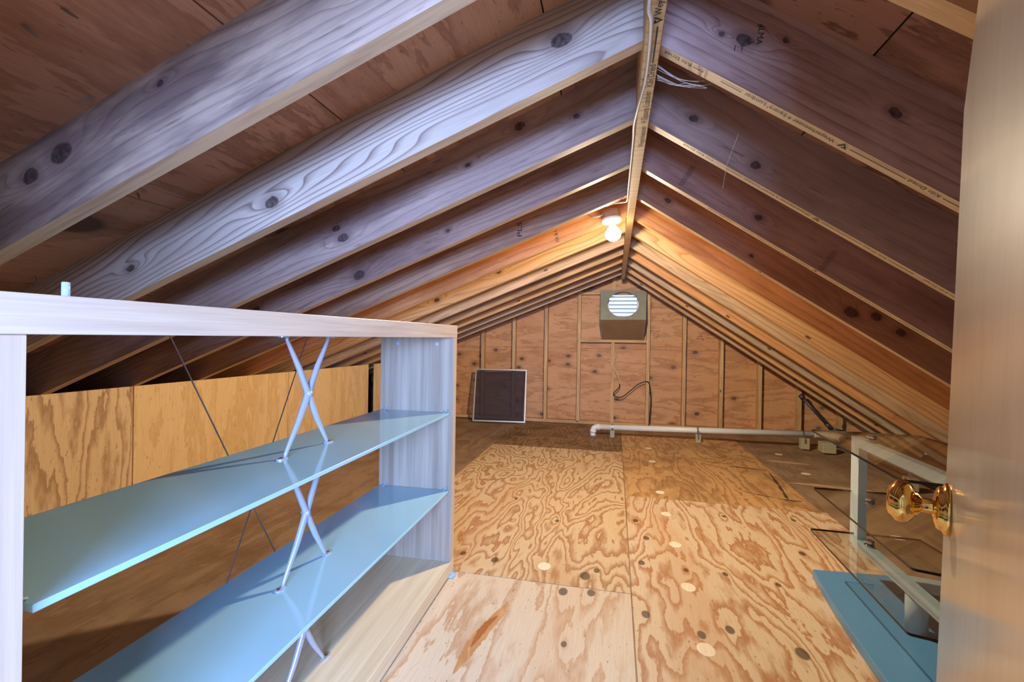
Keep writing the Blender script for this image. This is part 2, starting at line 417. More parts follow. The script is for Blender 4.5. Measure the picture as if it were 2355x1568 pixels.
def screen_mat():
    n = NT('insect_screen_mesh')
    t = n.n('BsdfTransparent'); t.inputs['Color'].default_value = (1, 1, 1, 1)
    d = n.n('BsdfDiffuse'); d.inputs['Color'].default_value = srgb('46424a')
    mx = n.n('MixShader'); mx.inputs[0].default_value = .50; n.set(mx.inputs[1], t.outputs[0]); n.set(mx.inputs[2], d.outputs[0])
    n.t.links.new(mx.outputs[0], n.out.inputs[0]); return n.m
M['screen'] = screen_mat()
def bulb_mat():
    n = NT('lit_bulb_glass')
    e = n.n('Emission'); e.inputs[0].default_value = (1, .86, .58, 1); e.inputs[1].default_value = 9
    t = n.n('BsdfTransparent'); a = n.n('AddShader'); n.set(a.inputs[0], e.outputs[0]); n.set(a.inputs[1], t.outputs[0])
    n.t.links.new(a.outputs[0], n.out.inputs[0]); return n.m
M['bulb'] = bulb_mat()

# ---------------------------------------------------------------- floor
fl = structure(MB().box((-3.3, -.1, -.06), (2.9, 6.0, -.012)).build('floor', M['old_floor']), 'bare plywood attic floor with old brown boards at both sides')
PL = [(.31, 2.869, 0), (.31, 2.448, 0), (.312, 2.035, 0), (.309, 1.635, 0), (.312, 3.273, 0), (.323, 4.103, 0), (.324, 4.6, 0), (-.292, 2.063, 0), (1.487, 2.865, 0), (1.489, 4.097, 0), (1.498, 4.75, 0), (-1.387, 5.02, 1), (-1.386, 4.586, 1), (-1.374, 4.145, 1), (-1.39, 3.7, 1), (-1.36, 1.1, 1), (-1.9, 2.6, 1)]
KN = [(.128, 1.793, .017), (.309, 1.714, .016), (.412, 1.769, .017), (.135, 2.208, .016), (.173, 2.491, .017), (.13, 2.719, .016), (.487, 2.191, .013), (.614, 1.69, .022), (-.11, 2.022, .024), (-.188, 1.874, .02), (-.077, 1.892, .018), (.685, 2.148, .012), (.324, 2.185, .012), (-.063, 2.081, .014), (.637, 2.921, .014), (1.018, 2.962, .014), (-.522, 2.067, .018), (-.683, 2.093, .015), (-.45, 1.25, .016), (-.2, 1.3, .012), (-.15, 1.55, .011), (.5, 1.2, .016), (.9, 2.5, .016), (.85, 1.9, .014), (-.6, 2.9, .012), (-.3, 2.6, .013)]
def panel_mat(name, x0, x1, y0, y1, **kw):
    ks = [(y, x, r) for x, y, r in KN if x0 < x < x1 and y0 < y < y1]
    return plywood(name, knots=ks, **kw)
floor_panels = [
 ('fp_left_near', -1.138, .078, -.09, 1.922, dict(light='d8c6aa', dark='b88a60', bands=13, seed=1, contrast=.75, tone='cfa67c', stretch=.12)),
 ('fp_left_mid', -1.138, .078, 1.926, 4.362, dict(light='d4b98f', dark='a8764c', bands=26, seed=2, contrast=1, detail=3, stretch=.30, tone='bf8c58')),
 ('fp_left_far', -1.138, .078, 4.366, 5.71, dict(light='9a7750', dark='6b4a2e', bands=20, seed=6, contrast=.9, stretch=.34, dirt=('4d3a29', .75))),
 ('fp_right_near', .082, 1.26, .70, 3.144, dict(light='d9c09c', dark='b07a4c', bands=21, seed=3.3, contrast=1, detail=2.6, stretch=.24, tone='c8925e')),
 ('fp_right_far', .082, 1.235, 3.148, 5.30, dict(light='cfa26c', dark='9d703f', bands=15, seed=4.6, contrast=.85, stretch=.3, dirt=('7a5a3a', .45))),
 ('fp_right_first', .082, 1.26, -.09, .696, dict(light='dcb384', dark='ab6a3c', bands=10, seed=7, contrast=1))]
for nm, x0, x1, y0, y1, kw in floor_panels:
    p = MB().bbox((x0, y0, -.012), (x1, y1, 0), .0012).build('floor_panel', panel_mat(nm, x0, x1, y0, y1, **kw), fl)
    for (px, py, dull) in PL:
        if x0 < px < x1 and y0 < py < y1:
            MB().lathe([(.034, 0), (.034, .0006)], 20, Matrix.Translation((px, py, .0001)) @ Matrix.Diagonal((.85, 1.05, 1, 1))).build('patch', M['plug'], p)
for (px, py, dull) in PL:
    if px < -1.14 or px > 1.27:
        MB().lathe([(.032, 0), (.032, .0006)], 20, Matrix.Translation((px, py, -.0118)) @ Matrix.Diagonal((1.05, 1.05, 1, 1))).build('patch', M['plug_dull'] if dull else M['plug'], fl)
# paint stroke marks and stains that lie on the boards
def blot(name, pts, wid, mat, z=.0006, seed=1, jag=.9):
    rnd = random.Random(seed); pts = spline([(x, y, 0) for x, y in pts], 8); L = []; R = []
    for i, p in enumerate(pts):
        t = (pts[min(i+1, len(pts)-1)]-pts[max(i-1, 0)]).normalized(); nn = Vector((-t.y, t.x, 0))
        k = wid*(.8-jag/2+jag*rnd.random())*math.sin(math.pi*(i+.6)/(len(pts)+.4))
        L.append(p+nn*k); R.append(p-nn*k*(1-jag/2+jag*rnd.random()))
    v = [(p.x, p.y, z) for p in L+R]; m = len(L)
    return obj(name, mesh(name, v, [(i, i+1, m+i+1, m+i) for i in range(m-1)], mat), fl)
M['resin_pale'] = plywood('resin_stain_pale', 'd2a06c', 'b07c4a', bands=6, seed=33, contrast=.8); M['scuff'] = plywood('scuffed_ply', 'c8a888', 'b08c68', bands=3, seed=34, contrast=.5)
M['tar'] = plain('dark_smear', '4d3a28', .8); M['rust'] = plywood('resin_stain', 'a8642e', '6b3316', bands=6, seed=31, contrast=1)
blot('smear_mark', [(1.20, 4.03), (1.17, 3.75), (1.13, 3.45), (1.115, 3.345)], .012, M['tar'], seed=2)
blot('smear_mark', [(1.05, 3.352), (1.13, 3.325), (1.19, 3.33)], .012, M['tar'], seed=3)
blot('smear_mark', [(.86, 3.46), (.95, 3.40), (1.05, 3.36)], .007, M['tar'], seed=4)
blot('smear_mark', [(.93, 4.12), (1.06, 4.10), (1.19, 4.05)], .014, M['tar'], seed=5)
blot('resin_stain', [(-.445, 1.46), (-.437, 1.53), (-.425, 1.60), (-.402, 1.65)], .016, M['rust'], seed=6, jag=.25)
blot('resin_stain', [(-.46, 1.33), (-.45, 1.42), (-.44, 1.5), (-.40, 1.66), (-.385, 1.74)], .03, M['resin_pale'], z=.0004, seed=16, jag=.2)
blot('pale_scuff', [(1.31, 4.47), (1.45, 4.45), (1.64, 4.42)], .05, M['scuff'], z=-.0114, seed=8, jag=.3)
blot('pale_scuff', [(1.27, 3.80), (1.5, 3.78), (1.9, 3.70)], .04, M['scuff'], z=-.0114, seed=9, jag=.3)

# ---------------------------------------------------------------- roof: rafters, ridge, sheathing
cL, sL, cR, sR = math.cos(AL), math.sin(AL), math.cos(AR), math.sin(AR)
def frame_l(y): return Matrix(((-cL, 0, -sL, XR), (0, -1, 0, y), (-sL, 0, cL, ZL), (0, 0, 0, 1)))
def frame_r(y): return Matrix(((cR, 0, sR, XR+RW), (0, 1, 0, y), (-sR, 0, cR, ZR), (0, 0, 0, 1)))
LL, LR = 3.45, 3.10
ceil_ = structure(empty('ceiling'), 'open rafter roof with plywood sheathing above')
deckl = MB().prism([(-TL*.2-.4, .200), (-TL*.2-.4, .23), (LL+.3, .23), (LL+.3, .200)], 'y', .25, -6.15).build('roof_deck', M['under'], ceil_, mw=frame_l(0))  # unseen outer layer, added to stop sky light leaking through panel gaps
deckr = MB().prism([(-TR*.2-.3, .200), (-TR*.2-.3, .23), (LR+.3, .23), (LR+.3, .200)], 'y', -.25, 6.15).build('roof_deck', M['under'], ceil_, mw=frame_r(0))
rows_l = [(-.075, .19), (.194, .804), (.808, 1.420), (1.424, 2.03), (2.034, 2.64), (2.644, 3.25), (3.254, LL)]
rows_r = [(-.12, .422), (.426, 1.032), (1.036, 1.642), (1.646, 2.252), (2.256, 2.862), (2.866, LR)]
def cuts(k): return [(-.15, 1.35+.81*(k % 2)), (1.354+.81*(k % 2), 3.79+.61*(k % 2)), (3.794+.61*(k % 2), 6.0)]
for k, (a, b) in enumerate(rows_l):
    for (y0, y1) in cuts(k):
        MB().box((a, -y1, RD), (b, -y0-.004, .1975)).build('sheathing_panel', M['roof_ply'], ceil_, mw=frame_l(0))
for k, (a, b) in enumerate(rows_r):
    for (y0, y1) in cuts(k+1):
        MB().box((a, y0+.004, RD), (b, y1, .1975)).build('sheathing_panel', M['roof_ply_b'], ceil_, mw=frame_r(0))
ridge = MB().bbox((XR, -.1, ZRB), (XR+RW, 5.28, 1.93), .002).build('ridge_board', M['ridge'], ceil_)
GREY, GREYD = '8f7a6c', '5a4540'
kl = {-1: [(1.272, .127, .022), (1.369, .118, .016), (.982, .147, .007), (.5, .1, .012)], 0: [(.178, .096, .019), (1.096, .062, .017), (1.642, .078, .012)],
      1: [(.173, .094, .009), (.36, .15, .014), (.579, .103, .008), (1.141, .103, .012), (1.124, .057, .017)], 2: [(1.315, .045, .022), (.835, .064, .008), (1.9, .1, .015)],
      5: [(.902, .083, .014), (1.407, .067, .016)]}
kr = {0: [(.168, .094, .013), (.247, .133, .006), (.114, .083, .006), (.533, .1, .010)], 1: [(.12, .076, .011), (.364, .045, .012)], 2: [(.5, .06, .012)],
      3: [(.138, .06, .012), (.611, .039, .008), (1.111, .05, .024), (1.204, .09, .019), (1.324, .085, .016)], 5: [(.25, .12, .008), (.5, .1, .008), (.62, .14, .007), (1.0, .11, .014)]}
lt_l = {-1: ('b59c88', '6a5050', '5c4646', .7), 0: ('c6b3a2', '7c6258', None, 0), 1: ('b09688', '785c56', '6c4e4c', .5), 2: ('a88878', '6c4c46', '644640', .5), 3: ('b08c70', '744e40', '6a483c', .55)}
lt_r = {0: ('b89a90', '7c5c58', '8c6258', .5), 1: ('ac8e82', '74564e', '6a4e4c', .6), 2: ('ac8272', '744e44', '7c5248', .5), 3: ('b48260', '80523c', '7c4e3c', .5)}
gen_l = lumber('rafter_pine', 'cfa06c', '9c6c3c', lines=34, amp=.7, seed=1.3, stain='8a6038', stain_amt=.35, edge='c79f6a')
gen_r = lumber('rafter_pine_right', 'd2a26e', '9e6c40', lines=30, amp=.7, seed=2.9, stain='91643a', stain_amt=.35, edge='c9a06c')
tint_l = [gen_l, lumber('rafter_tan', 'bb9a78', '8c6c4c', lines=34, seed=4.4, stain='8a6c50', stain_amt=.4, edge='bfa27c'), lumber('rafter_tan_grey', 'c0a080', '90704e', lines=30, seed=6.4, stain='86705a', stain_amt=.4, edge='c4a884'), lumber('rafter_brown', 'b8946c', '8a6642', lines=38, seed=7.4, stain='7c5c40', stain_amt=.4, edge='c0a078')]
tint_r = [lumber('rafter_grey_right', 'b8a488', '8c745a', lines=30, seed=8.1, stain='86705a', stain_amt=.4, edge='bfa888'), gen_r, lumber('rafter_tan_right', 'c4a480', '94704c', lines=28, seed=9.2, stain='8c7458', stain_amt=.45, edge='c6a880'), lumber('rafter_orange_right', 'd29a66', 'a26a3e', lines=26, seed=10.3, stain='aa7444', stain_amt=.4, edge='c9a06c')]
rough_mat = lumber('rafter_rough_sawn', 'd2945c', 'a0643a', lines=24, amp=.5, seed=3.9, stain='9a5f30', stain_amt=.5, edge='cfa872', rand_knots=False)
RL, RR = {}, {}
prof = lambda t, L: [(0, 0), (L, 0), (L, RD), (-t*RD, RD)]
ml = mesh('rafter_left', *[(lambda b: (b.v, b.f))(MB().prism(prof(TL, LL), 'y', 0, -.038))][0], M['under'])
mr = mesh('rafter_right', *[(lambda b: (b.v, b.f))(MB().prism(prof(TR, LR), 'y', 0, .038))][0], M['under'])
for i in range(-2, 11):
    y = Y1+i*SP
    if i in lt_l: a, d, st, sa = lt_l[i]; m = lumber('rafter_weathered', a, d, kl.get(i, ()), lines=72 if i == 0 else 40, amp=.8 if i == 0 else .6, seed=i+3.1, rand_knots=False, stain=st, stain_amt=sa, line_amt=.95 if i == 0 else .6, edge='c0a684')
    elif i == 4: m = rough_mat
    elif i in kl: m = lumber('rafter_knotty', 'd0a068', '94643a', kl[i], lines=30, seed=i, edge='c79f6a')
    else: m = tint_l[i % 4]
    me = ml.copy(); me.materials[0] = m; RL[i] = obj('rafter', me, ceil_, mw=frame_l(y))
    if i in lt_r: a, d, st, sa = lt_r[i]; m = lumber('rafter_weathered', a, d, kr.get(i, ()), lines=40 if i == 0 else 26, amp=.5, seed=i+9.4, rand_knots=False, stain=st, stain_amt=sa, line_amt=.8 if i == 0 else .4, edge='c9ae88')
    elif i in kr: m = lumber('rafter_knotty', 'd6a874', '9e6c40', kr[i], lines=26, seed=i+20, edge='c9a06c')
    elif i == 4: m = rough_mat
    else: m = tint_r[i % 4]
    me = mr.copy(); me.materials[0] = m; RR[i] = obj('rafter', me, ceil_, mw=frame_r(y))
# lumber-mill lettering on the rafter and ridge undersides
BRAND = 'Weyerhaeuser'
tri = lambda s: [[(-s, s*.8), (-s*.55, s*.8), (0, -s*.25), (s*.55, s*.8), (s, s*.8), (0, -s*.95)], [(-s*.55, s*.8), (s*.2, s*.8), (s*.05, s*.45), (-s*.36, s*.45)]]
def mill_strip(raf, k=1.0, x0=0, mat=None, full=True):
    mat = mat or M['ink']; z = -.0007; yc = .016
    X, Yv = (-1, 0, 0), (0, 1, 0)
    def T(s, a, b): ink_text(s, (x0+k*(a+b)/2, yc, z), X, Yv, k*(b-a), raf, mat)
    def Ln(a, b): ink_poly([[(-k*(b-a)/2, -.0012), (k*(b-a)/2, -.0012), (k*(b-a)/2, .0012), (-k*(b-a)/2, .0012)]], (x0+k*(a+b)/2, yc, z), X, Yv, raf, mat)
    T('Kiln Dried', .019, .092); Ln(.098, .117); T('A', .119, .127); Ln(.173, .229); T('Lumber', .236, .291); T('4 Square\u00b0', .296, .358); T(BRAND, .362, .466)
    ink_poly(tri(.0115), (x0+k*.487, yc, z), X, Yv, raf, mat)
    Ln(.504, .636)
    T('Kiln Dried', .642, .713); Ln(.72, .8)
mill_strip(RR[0]); mill_strip(RR[1], 1, .12, M['ink_soft']); mill_strip(RR[1], 1, .93, M['ink_soft']); mill_strip(RR[2], 1, .3, M['ink_soft']); mill_strip(RR[2], 1, 1.11, M['ink_soft']); mill_strip(RR[3], 1, .2, M['ink_soft'])
z = ZRB-.0007; X, Yv = (0, -1, 0), (-1, 0, 0); xc = .079
ink_text(BRAND, (xc, .955, z), X, Yv, .13, ridge, M['ink'])
ink_poly(tri(.011), (xc, 1.036, z), X, Yv, ridge, M['ink'])
ink_poly([[(-.068, -.0017), (.068, -.0017), (.068, .0017), (-.068, .0017)]], (xc, 1.125, z), X, Yv, ridge, M['ink'])
ink_text('Kiln Dried', (xc, 1.25, z), X, Yv, .10, ridge, M['ink'])
ink_text('4 Square Lumber', (xc, 1.42, z), X, Yv, .19, ridge, M['ink_soft'])
ink_text(BRAND, (xc, 1.62, z), X, Yv, .16, ridge, M['ink_soft'])
# grade stamps on the wide faces (right rafters: front face is local y = 0, seen from -y)
def face_text(raf, s, x, z, ln, up, side, mat=None, h=None, name='ink_lettering'):
    a = math.radians(up); yy = -.0007 if side == 'R' else .0007
    if side == 'R': xd = (math.cos(a), 0, math.sin(a)); yd = (-math.sin(a), 0, math.cos(a))
    else: xd = (-math.cos(a), 0, math.sin(a)); yd = (math.sin(a), 0, math.cos(a))
    return ink_text(s, (x, yy, z), xd, yd, ln, raf, mat or M['ink'], name, h)
face_text(RR[0], 'ILMA', .192, .118, .042, 295, 'R'); face_text(RR[0], '8', .178, .137, .007, 295, 'R')
face_text(RR[0], 'S', .184, .096, .006, 295, 'R'); face_text(RR[0], '1 T', .168, .073, .022, 25, 'R')
for (rf, x0, zc, nn) in ((RR[2], .177, .06, 18), (RR[2], .80, .05, 14)):
    ink_poly([[(-.012+.004*(j % 3 == 0), -.045+j*.09/nn), (.010, -.045+j*.09/nn+.003), (.010, -.045+j*.09/nn+.0048), (-.012+.004*(j % 3 == 0), -.045+j*.09/nn+.0018)] for j in range(nn)], (x0, -.0007, zc), (1, 0, 0), (0, 0, 1), rf, M['ink_soft'])
face_text(RL[4], 'FIR & L', .42, .055, .075, 85, 'L', M['ink_soft'], .022); face_text(RL[3], 'PLS', .572, .06, .075, 70, 'L', M['ink'], .026)
# roofing nail tips that pierced the sheathing near the camera
for k in range(34):
    x, y = (random.uniform(.25, 2.3), random.choice((random.uniform(.80, 1.16), random.uniform(.45, .76), random.uniform(.45, .76))))
    tip = Vector((random.uniform(-.022, .022), random.uniform(-.022, .022), -.02))
    MB().tube([(x, -y, RD+.003), (x+tip.x*.5, -y+tip.y*.5, RD+tip.z*.5), (x+tip.x, -y+tip.y, RD+tip.z)], [.0036, .003, .0012], 5).build('nail_tip', M['nail'], ceil_, mw=frame_l(0))

# ---------------------------------------------------------------- back gable wall
wb = structure(MB().prism(under_roof([(-3.3, -.02), (-.14, -.02), (-.14, 2.1), (-3.3, 2.1)]), 'y', WY+.016, WY+.03).prism(under_roof([(.31, -.02), (2.9, -.02), (2.9, 2.1), (.31, 2.1)]), 'y', WY+.016, WY+.03).prism(under_roof([(-.14, -.02), (.31, -.02), (.31, 1.22), (-.14, 1.22)]), 'y', WY+.016, WY+.03).prism(under_roof([(-.14, 1.63), (.31, 1.63), (.31, 2.1), (-.14, 2.1)]), 'y', WY+.016, WY+.03).build('wall_back', M['under']), 'plywood gable end wall with exposed studs')
xs = [-3.3, -2.466, -1.243, -.024, 1.195, 2.414, 2.9]; SEAM = .917
OP = (-.14, .31, 1.22, 1.63)
def wall_panel(x0, x1, z0, z1):
    g = .002; b = MB(); parts = [(x0, x1, z0, z1)]
    ox0, ox1, oz0, oz1 = OP
    if x0 < ox1 and x1 > ox0 and z1 > oz0:
        a0, a1 = max(x0, ox0), min(x1, ox1)
        parts = [(x0, a0, z0, z1), (a1, x1, z0, z1), (a0, a1, z0, oz0), (a0, a1, oz1, z1)]
    for (a, c, d, e) in parts:
        if c-a < .005: continue
        p = under_roof([(a+(g if a == x0 else 0), d+g), (c-(g if c == x1 else 0), d+g), (c-(g if c == x1 else 0), e), (a+(g if a == x0 else 0), e)])
        if len(p) > 2: b.prism(p, 'y', WY, WY+.012)
    if b.v: b.build('plywood_panel', M['wall_ply'], wb)
for a, c in zip(xs, xs[1:]):
    wall_panel(a, c, 0, SEAM); wall_panel(a, c, SEAM, 2.0)
MB().bbox((-3.2, WY-.089, 0), (2.75, WY, .038), .002).build('sole_plate', M['stud'], wb)
for k in range(-3, 11):
    x = -1.6495+k*SP
    for (z0, z1) in ([(.038, .998), (1.607, 2)] if k == 4 else [(.038, 2)]):
        p = under_roof([(x-.019, z0), (x+.019, z0), (x+.019, z1), (x-.019, z1)], .004)
        if len(p) > 2:
            me = mesh('stud', *[(lambda b: (b.v, b.f))(MB().prism([(q[1]-z0, q[0]-x) for q in p], 'y', 0, .089))][0], M['stud'])
            obj('stud', me, wb, mw=Matrix(((0, 0, 1, x), (0, 1, 0, WY-.089), (1, 0, 0, z0), (0, 0, 0, 1))))
for (z0, x0, x1, nm) in ((.998, -.411, .364, 'blocking'), (1.574, -.411, .364, 'blocking')):
    MB().bbox((x0, WY-.089, z0), (x1, WY-.001, z0+.034), .002).build(nm, M['stud'], wb)
for (s, x, z_, h) in (('C-C EXT\nAPA 303\nPS 1-74\n24-16', .472, 1.097, .1), ('C-D\nAPA\nEXT 000', .98, 1.088, .09)):
    ink_text(s, (x, WY-.0008, z_), (1, .0, -.12), (.12, 0, 1), .085, wb, M['ink'], height=h)

# ---------------------------------------------------------------- left knee wall
wl = structure(MB().box((-2.62, .1, 0), (-2.53, 5.7, .038)).build('wall_left', M['stud']), 'low knee wall of golden plywood under the left rafters')
for j, (y0, y1, m) in enumerate([(-.05, .776, 'knee_ply'), (.78, 1.995, 'knee_ply_b'), (1.999, 3.208, 'knee_ply'), (3.212, 4.434, 'knee_ply'), (4.56, 5.70, 'knee_ply')]):
    b = MB().bbox((-2.53, y0, 0), (-2.515, y1, .727), .0015)
    b.build('plywood_panel', M[m], wl)
MB().box((-3.28, -.1, -.02), (-3.25, 6, .75)).build('wall_eave', M['under']); structure(bpy.data.objects['wall_eave'])

# ---------------------------------------------------------------- partition with doorway, landing behind the camera
DX0, DX1 = -.64, .15
wf = structure(empty('wall_front'), 'partition with the doorway the view is taken from')
b = MB()
for poly in ([(-3.25, -.02), (DX0, -.02), (DX0, 2.1), (-3.25, 2.1)], [(DX1, -.02), (2.8, -.02), (2.8, 2.1), (DX1, 2.1)], [(DX0, 1.285), (-.02, 1.53), (-.02, 2.1), (DX0, 2.1)], [(-.02, 1.53), (DX1, 1.60), (DX1, 2.1), (-.02, 2.1)]):
    b.prism(under_roof(poly), 'y', -.10, -.02)
b.build('wall_board', M['paint'], wf)
lw = structure(empty('wall_landing'), 'pale walls of the landing behind the doorway')
MB().box((-1.62, -1.52, 0), (-1.6, -.1, 2.3)).build('wall_board', M['paint'], lw)
MB().box((1.2, -1.52, 0), (1.22, -.1, 2.3)).build('wall_board', M['paint'], lw)
MB().box((-1.62, -1.52, 2.3), (1.22, -.1, 2.32)).build('wall_board', M['paint'], lw)
MB().box((-1.62, -1.52, -.03), (1.22, -.1, -.001)).build('floor_board', M['old_floor'], lw)
b = MB(); WX0, WX1, WZ0, WZ1 = -.32, .92, .86, 1.34
b.box((-1.6, -1.52, 0), (WX0, -1.48, 2.3)).box((WX1, -1.52, 0), (1.2, -1.48, 2.3)).box((WX0, -1.52, 0), (WX1, -1.48, WZ0)).box((WX0, -1.52, WZ1), (WX1, -1.48, 2.3))
b.build('wall_board', M['paint'], lw)
wn = structure(empty('window_1'), 'landing window behind the camera')
b = MB()
for (x0, x1, z0, z1) in ((WX0, WX0+.04, WZ0, WZ1), (WX1-.04, WX1, WZ0, WZ1), (WX0, WX1, WZ0, WZ0+.04), (WX0, WX1, WZ1-.04, WZ1), (.28, .32, WZ0, WZ1)):
    b.box((x0, -1.515, z0), (x1, -1.485, z1))
b.build('window_frame', M['vent_white'], wn)

# ---------------------------------------------------------------- the open door and its knob
th = .4625; dd = Vector((math.sin(th), math.cos(th), 0)); nd = Vector((-dd.y, dd.x, 0)); tilt = .0218
up = (Vector((0, 0, 1))-nd*tilt).normalized(); nrm = dd.cross(up)
if nrm.dot(nd) < 0: nrm = -nrm
E0 = Vector((.4494, .7597, .7877))
Md = Matrix(((-nrm.x, dd.x, up.x, E0.x), (-nrm.y, dd.y, up.y, E0.y), (-nrm.z, dd.z, up.z, E0.z), (0, 0, 0, 1)))
# local: x into the door thickness, y towards the free edge, z up; face at x = 0
dr = structure(empty('door_1'), 'varnished wooden attic door with a clipped top corner, standing open')
dr.matrix_world = Md
kz = .545
zb = -E0.z+.012
b = MB().prism([(-.76, zb), (0, zb), (0, kz), (-.27, kz+.245), (-.76, kz+.25)], 'x', 0, .035)
leaf = b.build('door_leaf', M['door'], dr)
bv = leaf.modifiers.new('soft', 'BEVEL'); bv.width = .003; bv.segments = 2
Mk = axis_m((0, -.060, .012), (-1, 0, 0))
kn = obj('door_knob', None, dr) if False else MB().lathe([(.0001, .063), (.012, .063), (.019, .0605), (.0215, .057), (.0268, .053), (.0283, .047), (.0275, .041), (.022, .036), (.0165, .034), (.0155, .031), (.0105, .028), (.0098, .026), (.0098, .014), (.0105, .010)], 40, Mk).build('door_knob', M['brass'], dr, True)
MB().lathe([(.0335, 0), (.0335, .003), (.032, .0055), (.0285, .0070), (.0280, .0095), (.0255, .0125), (.018, .0150), (.0125, .0155), (.011, .0165)], 40, Mk).build('rosette', M['brass'], kn, True)
MB().lathe([(.0016, 0), (.0016, .0006)], 12, axis_m((-.022, -.0695, .012), (0, -1, 0))).build('release_hole', M['abs'], kn)

# ---------------------------------------------------------------- bookcase
bc = empty('bookcase', (-.66, 1.893, 0), (0, 0, .0237))
tag(bc, 'low wide beech bookcase with two frosted glass shelves and crossed metal supports', 'bookcase')
DEP = -.33
b = MB(); y0, y1 = -1.556, .002
b.add([(DEP, y0, 1.006), (0, y0, 1.006), (0, y1, 1.0145), (DEP, y1, 1.0145), (DEP, y0, 1.051), (0, y0, 1.051), (0, y1, 1.0665), (DEP, y1, 1.0665)], [(0, 1, 2, 3), (4, 7, 6, 5), (0, 4, 5, 1), (1, 5, 6, 2), (2, 6, 7, 3), (3, 7, 4, 0)])
tb = b.build('top_board', M['beech'], bc); bv = tb.modifiers.new('soft', 'BEVEL'); bv.width = .0015; bv.segments = 2
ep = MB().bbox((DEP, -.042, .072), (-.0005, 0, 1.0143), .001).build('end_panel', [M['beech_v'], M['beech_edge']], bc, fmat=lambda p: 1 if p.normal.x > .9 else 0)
for x in (-.252, -.074): MB().lathe([(.0075, 0), (.0075, .001)], 16, axis_m((x, -.042, .986), (0, -1, 0))).build('cover_cap', M['clear'], ep)
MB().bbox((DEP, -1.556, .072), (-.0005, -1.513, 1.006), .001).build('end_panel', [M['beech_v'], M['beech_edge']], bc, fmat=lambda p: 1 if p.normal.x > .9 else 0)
MB().bbox((DEP, -1.556, .02), (0, .001, .072), .0015).build('bottom_board', M['beech_lamplit'], bc)  # lamp's warm light put into a paler, yellower copy of the veneer
for x in (-.012, DEP+.03):
    for y in (-.012, -1.53): MB().lathe([(.026, 0), (.027, .004), (.026, .012), (.014, .014), (.014, .02)], 24, Matrix.Translation((x, y, 0))).build('levelling_foot', M['clear'], bc, True)
SH = [(.365, .375), (.691, .701)]
for (z0, z1) in SH:
    g = MB().bbox((DEP+.006, -1.497, z0), (-.012, -.047, z1), .0012).build('glass_shelf', [M['frost'], M['frost_edge']], bc, fmat=lambda p: 0 if abs(p.normal.z) > .9 else 1)
    for x in (-.03, DEP+.03):
        for (yy, s) in ((-.042, -1), (-1.513, 1)):
            zt = z1+.0005
            MB().tube(spline([(x-.010, yy+s*.0, zt+.006), (x-.006, yy+s*.012, zt+.002), (x, yy+s*.02, zt+.001), (x+.008, yy+s*.016, zt+.006), (x+.010, yy+s*.004, zt+.009), (x+.002, yy+s*.001, zt+.004), (x-.004, yy, zt+.010)], 4), .0016, 6).build('shelf_clip', M['clear'], g, True)
lev = [(.072, .365), (.375, .691), (.701, 1.0095)]
XC, YC, HW = -.168, -.778, .090
for (z0, z1) in lev:
    cs = MB().lathe([(.0085, -.011), (.0085, .011)], 16, axis_m((XC, YC, (z0+z1)/2), (1, 0, 0))).build('cross_support', M['silver'], bc, True)
    for s in (-1, 1):
        zm = (z0+z1)/2
        P = [(XC, YC-s*HW, z0+.002), (XC, YC-s*HW*.97, z0+.012), (XC, YC-s*HW*.45, z0+(zm-z0)*.53), (XC, YC, zm), (XC, YC+s*HW*.45, z1-(z1-zm)*.53), (XC, YC+s*HW*.97, z1-.012), (XC, YC+s*HW, z1-.002)]
        MB().tube(P, [.0042, .0048, .0078, .0092, .0078, .0048, .0042], 12).build('rod', M['silver'], cs, True)
        for (zz, dz, sg) in ((z0, .0035, -s), (z1, -.0035, s)):
            yc = YC+sg*HW; pl = []
            for a in range(9): t = math.pi*(a/8-.5); pl.append((XC+.009*math.sin(t), yc+sg*(.017+.009*math.cos(t))))
            pl += [(XC+.006, yc-sg*.003), (XC-.006, yc-sg*.003)]
            fp = MB().prism(pl, 'z', zz, zz+dz).build('foot_plate', M['silver'], cs)
            MB().lathe([(.0042, 0), (.0042, .0012), (.002, .0018)], 12, Matrix.Translation((XC, yc+sg*.016, zz+dz)) @ Matrix.Scale(1 if dz > 0 else -1, 4, (0, 0, 1))).build('screw_head', M['chrome'], fp)
MB().tube([(DEP+.004, -1.045, 1.006), (DEP+.004, -.53, .075)], .0017, 6).build('brace_cable', M['wire'], bc)
MB().tube([(DEP+.009, -.565, 1.008), (DEP+.009, -1.03, .075)], .0017, 6).build('brace_cable', M['wire'], bc)
MB().lathe([(.0052, 0), (.0052, .03), (.0042, .031)], 16, Matrix.Translation((-.16, -1.365, 1.052))).build('dowel_pin', M['clear'], bc, True)

# ---------------------------------------------------------------- TV stand
tv = empty('tv_stand', (1.03, 1.87, 0)); tag(tv, 'silver and glass television stand with a blue bowed base beside the open door', 'tv stand')
O = Vector((1.03, 1.87, 0))
def loc2(p): return (p[0]-O.x, p[1]-O.y)
def rounded(poly, r, n=5):
    out = []
    for i, p in enumerate(poly):
        p = Vector(p); a = Vector(poly[i-1]); c = Vector(poly[(i+1) % len(poly)])
        u = (a-p).normalized(); v = (c-p).normalized(); q0, q1 = p+u*r, p+v*r
        for j in range(n+1):
            t = j/n; out.append(tuple((q0*(1-t)**2+p*2*t*(1-t)+q1*t*t)))
    return out
base = [(.854, 2.26), (.832, 2.10), (.813, 1.92), (.798, 1.74), (.788, 1.55), (.786, 1.42), (.80, 1.36), (1.30, 1.34), (1.33, 1.82), (1.30, 2.29)]
bs = MB().prism([loc2(p) for p in base], 'z', 0, .034).build('base', M['navy'], tv)
bv = bs.modifiers.new('soft', 'BEVEL'); bv.width = .003; bv.segments = 2; bv.limit_method = 'ANGLE'
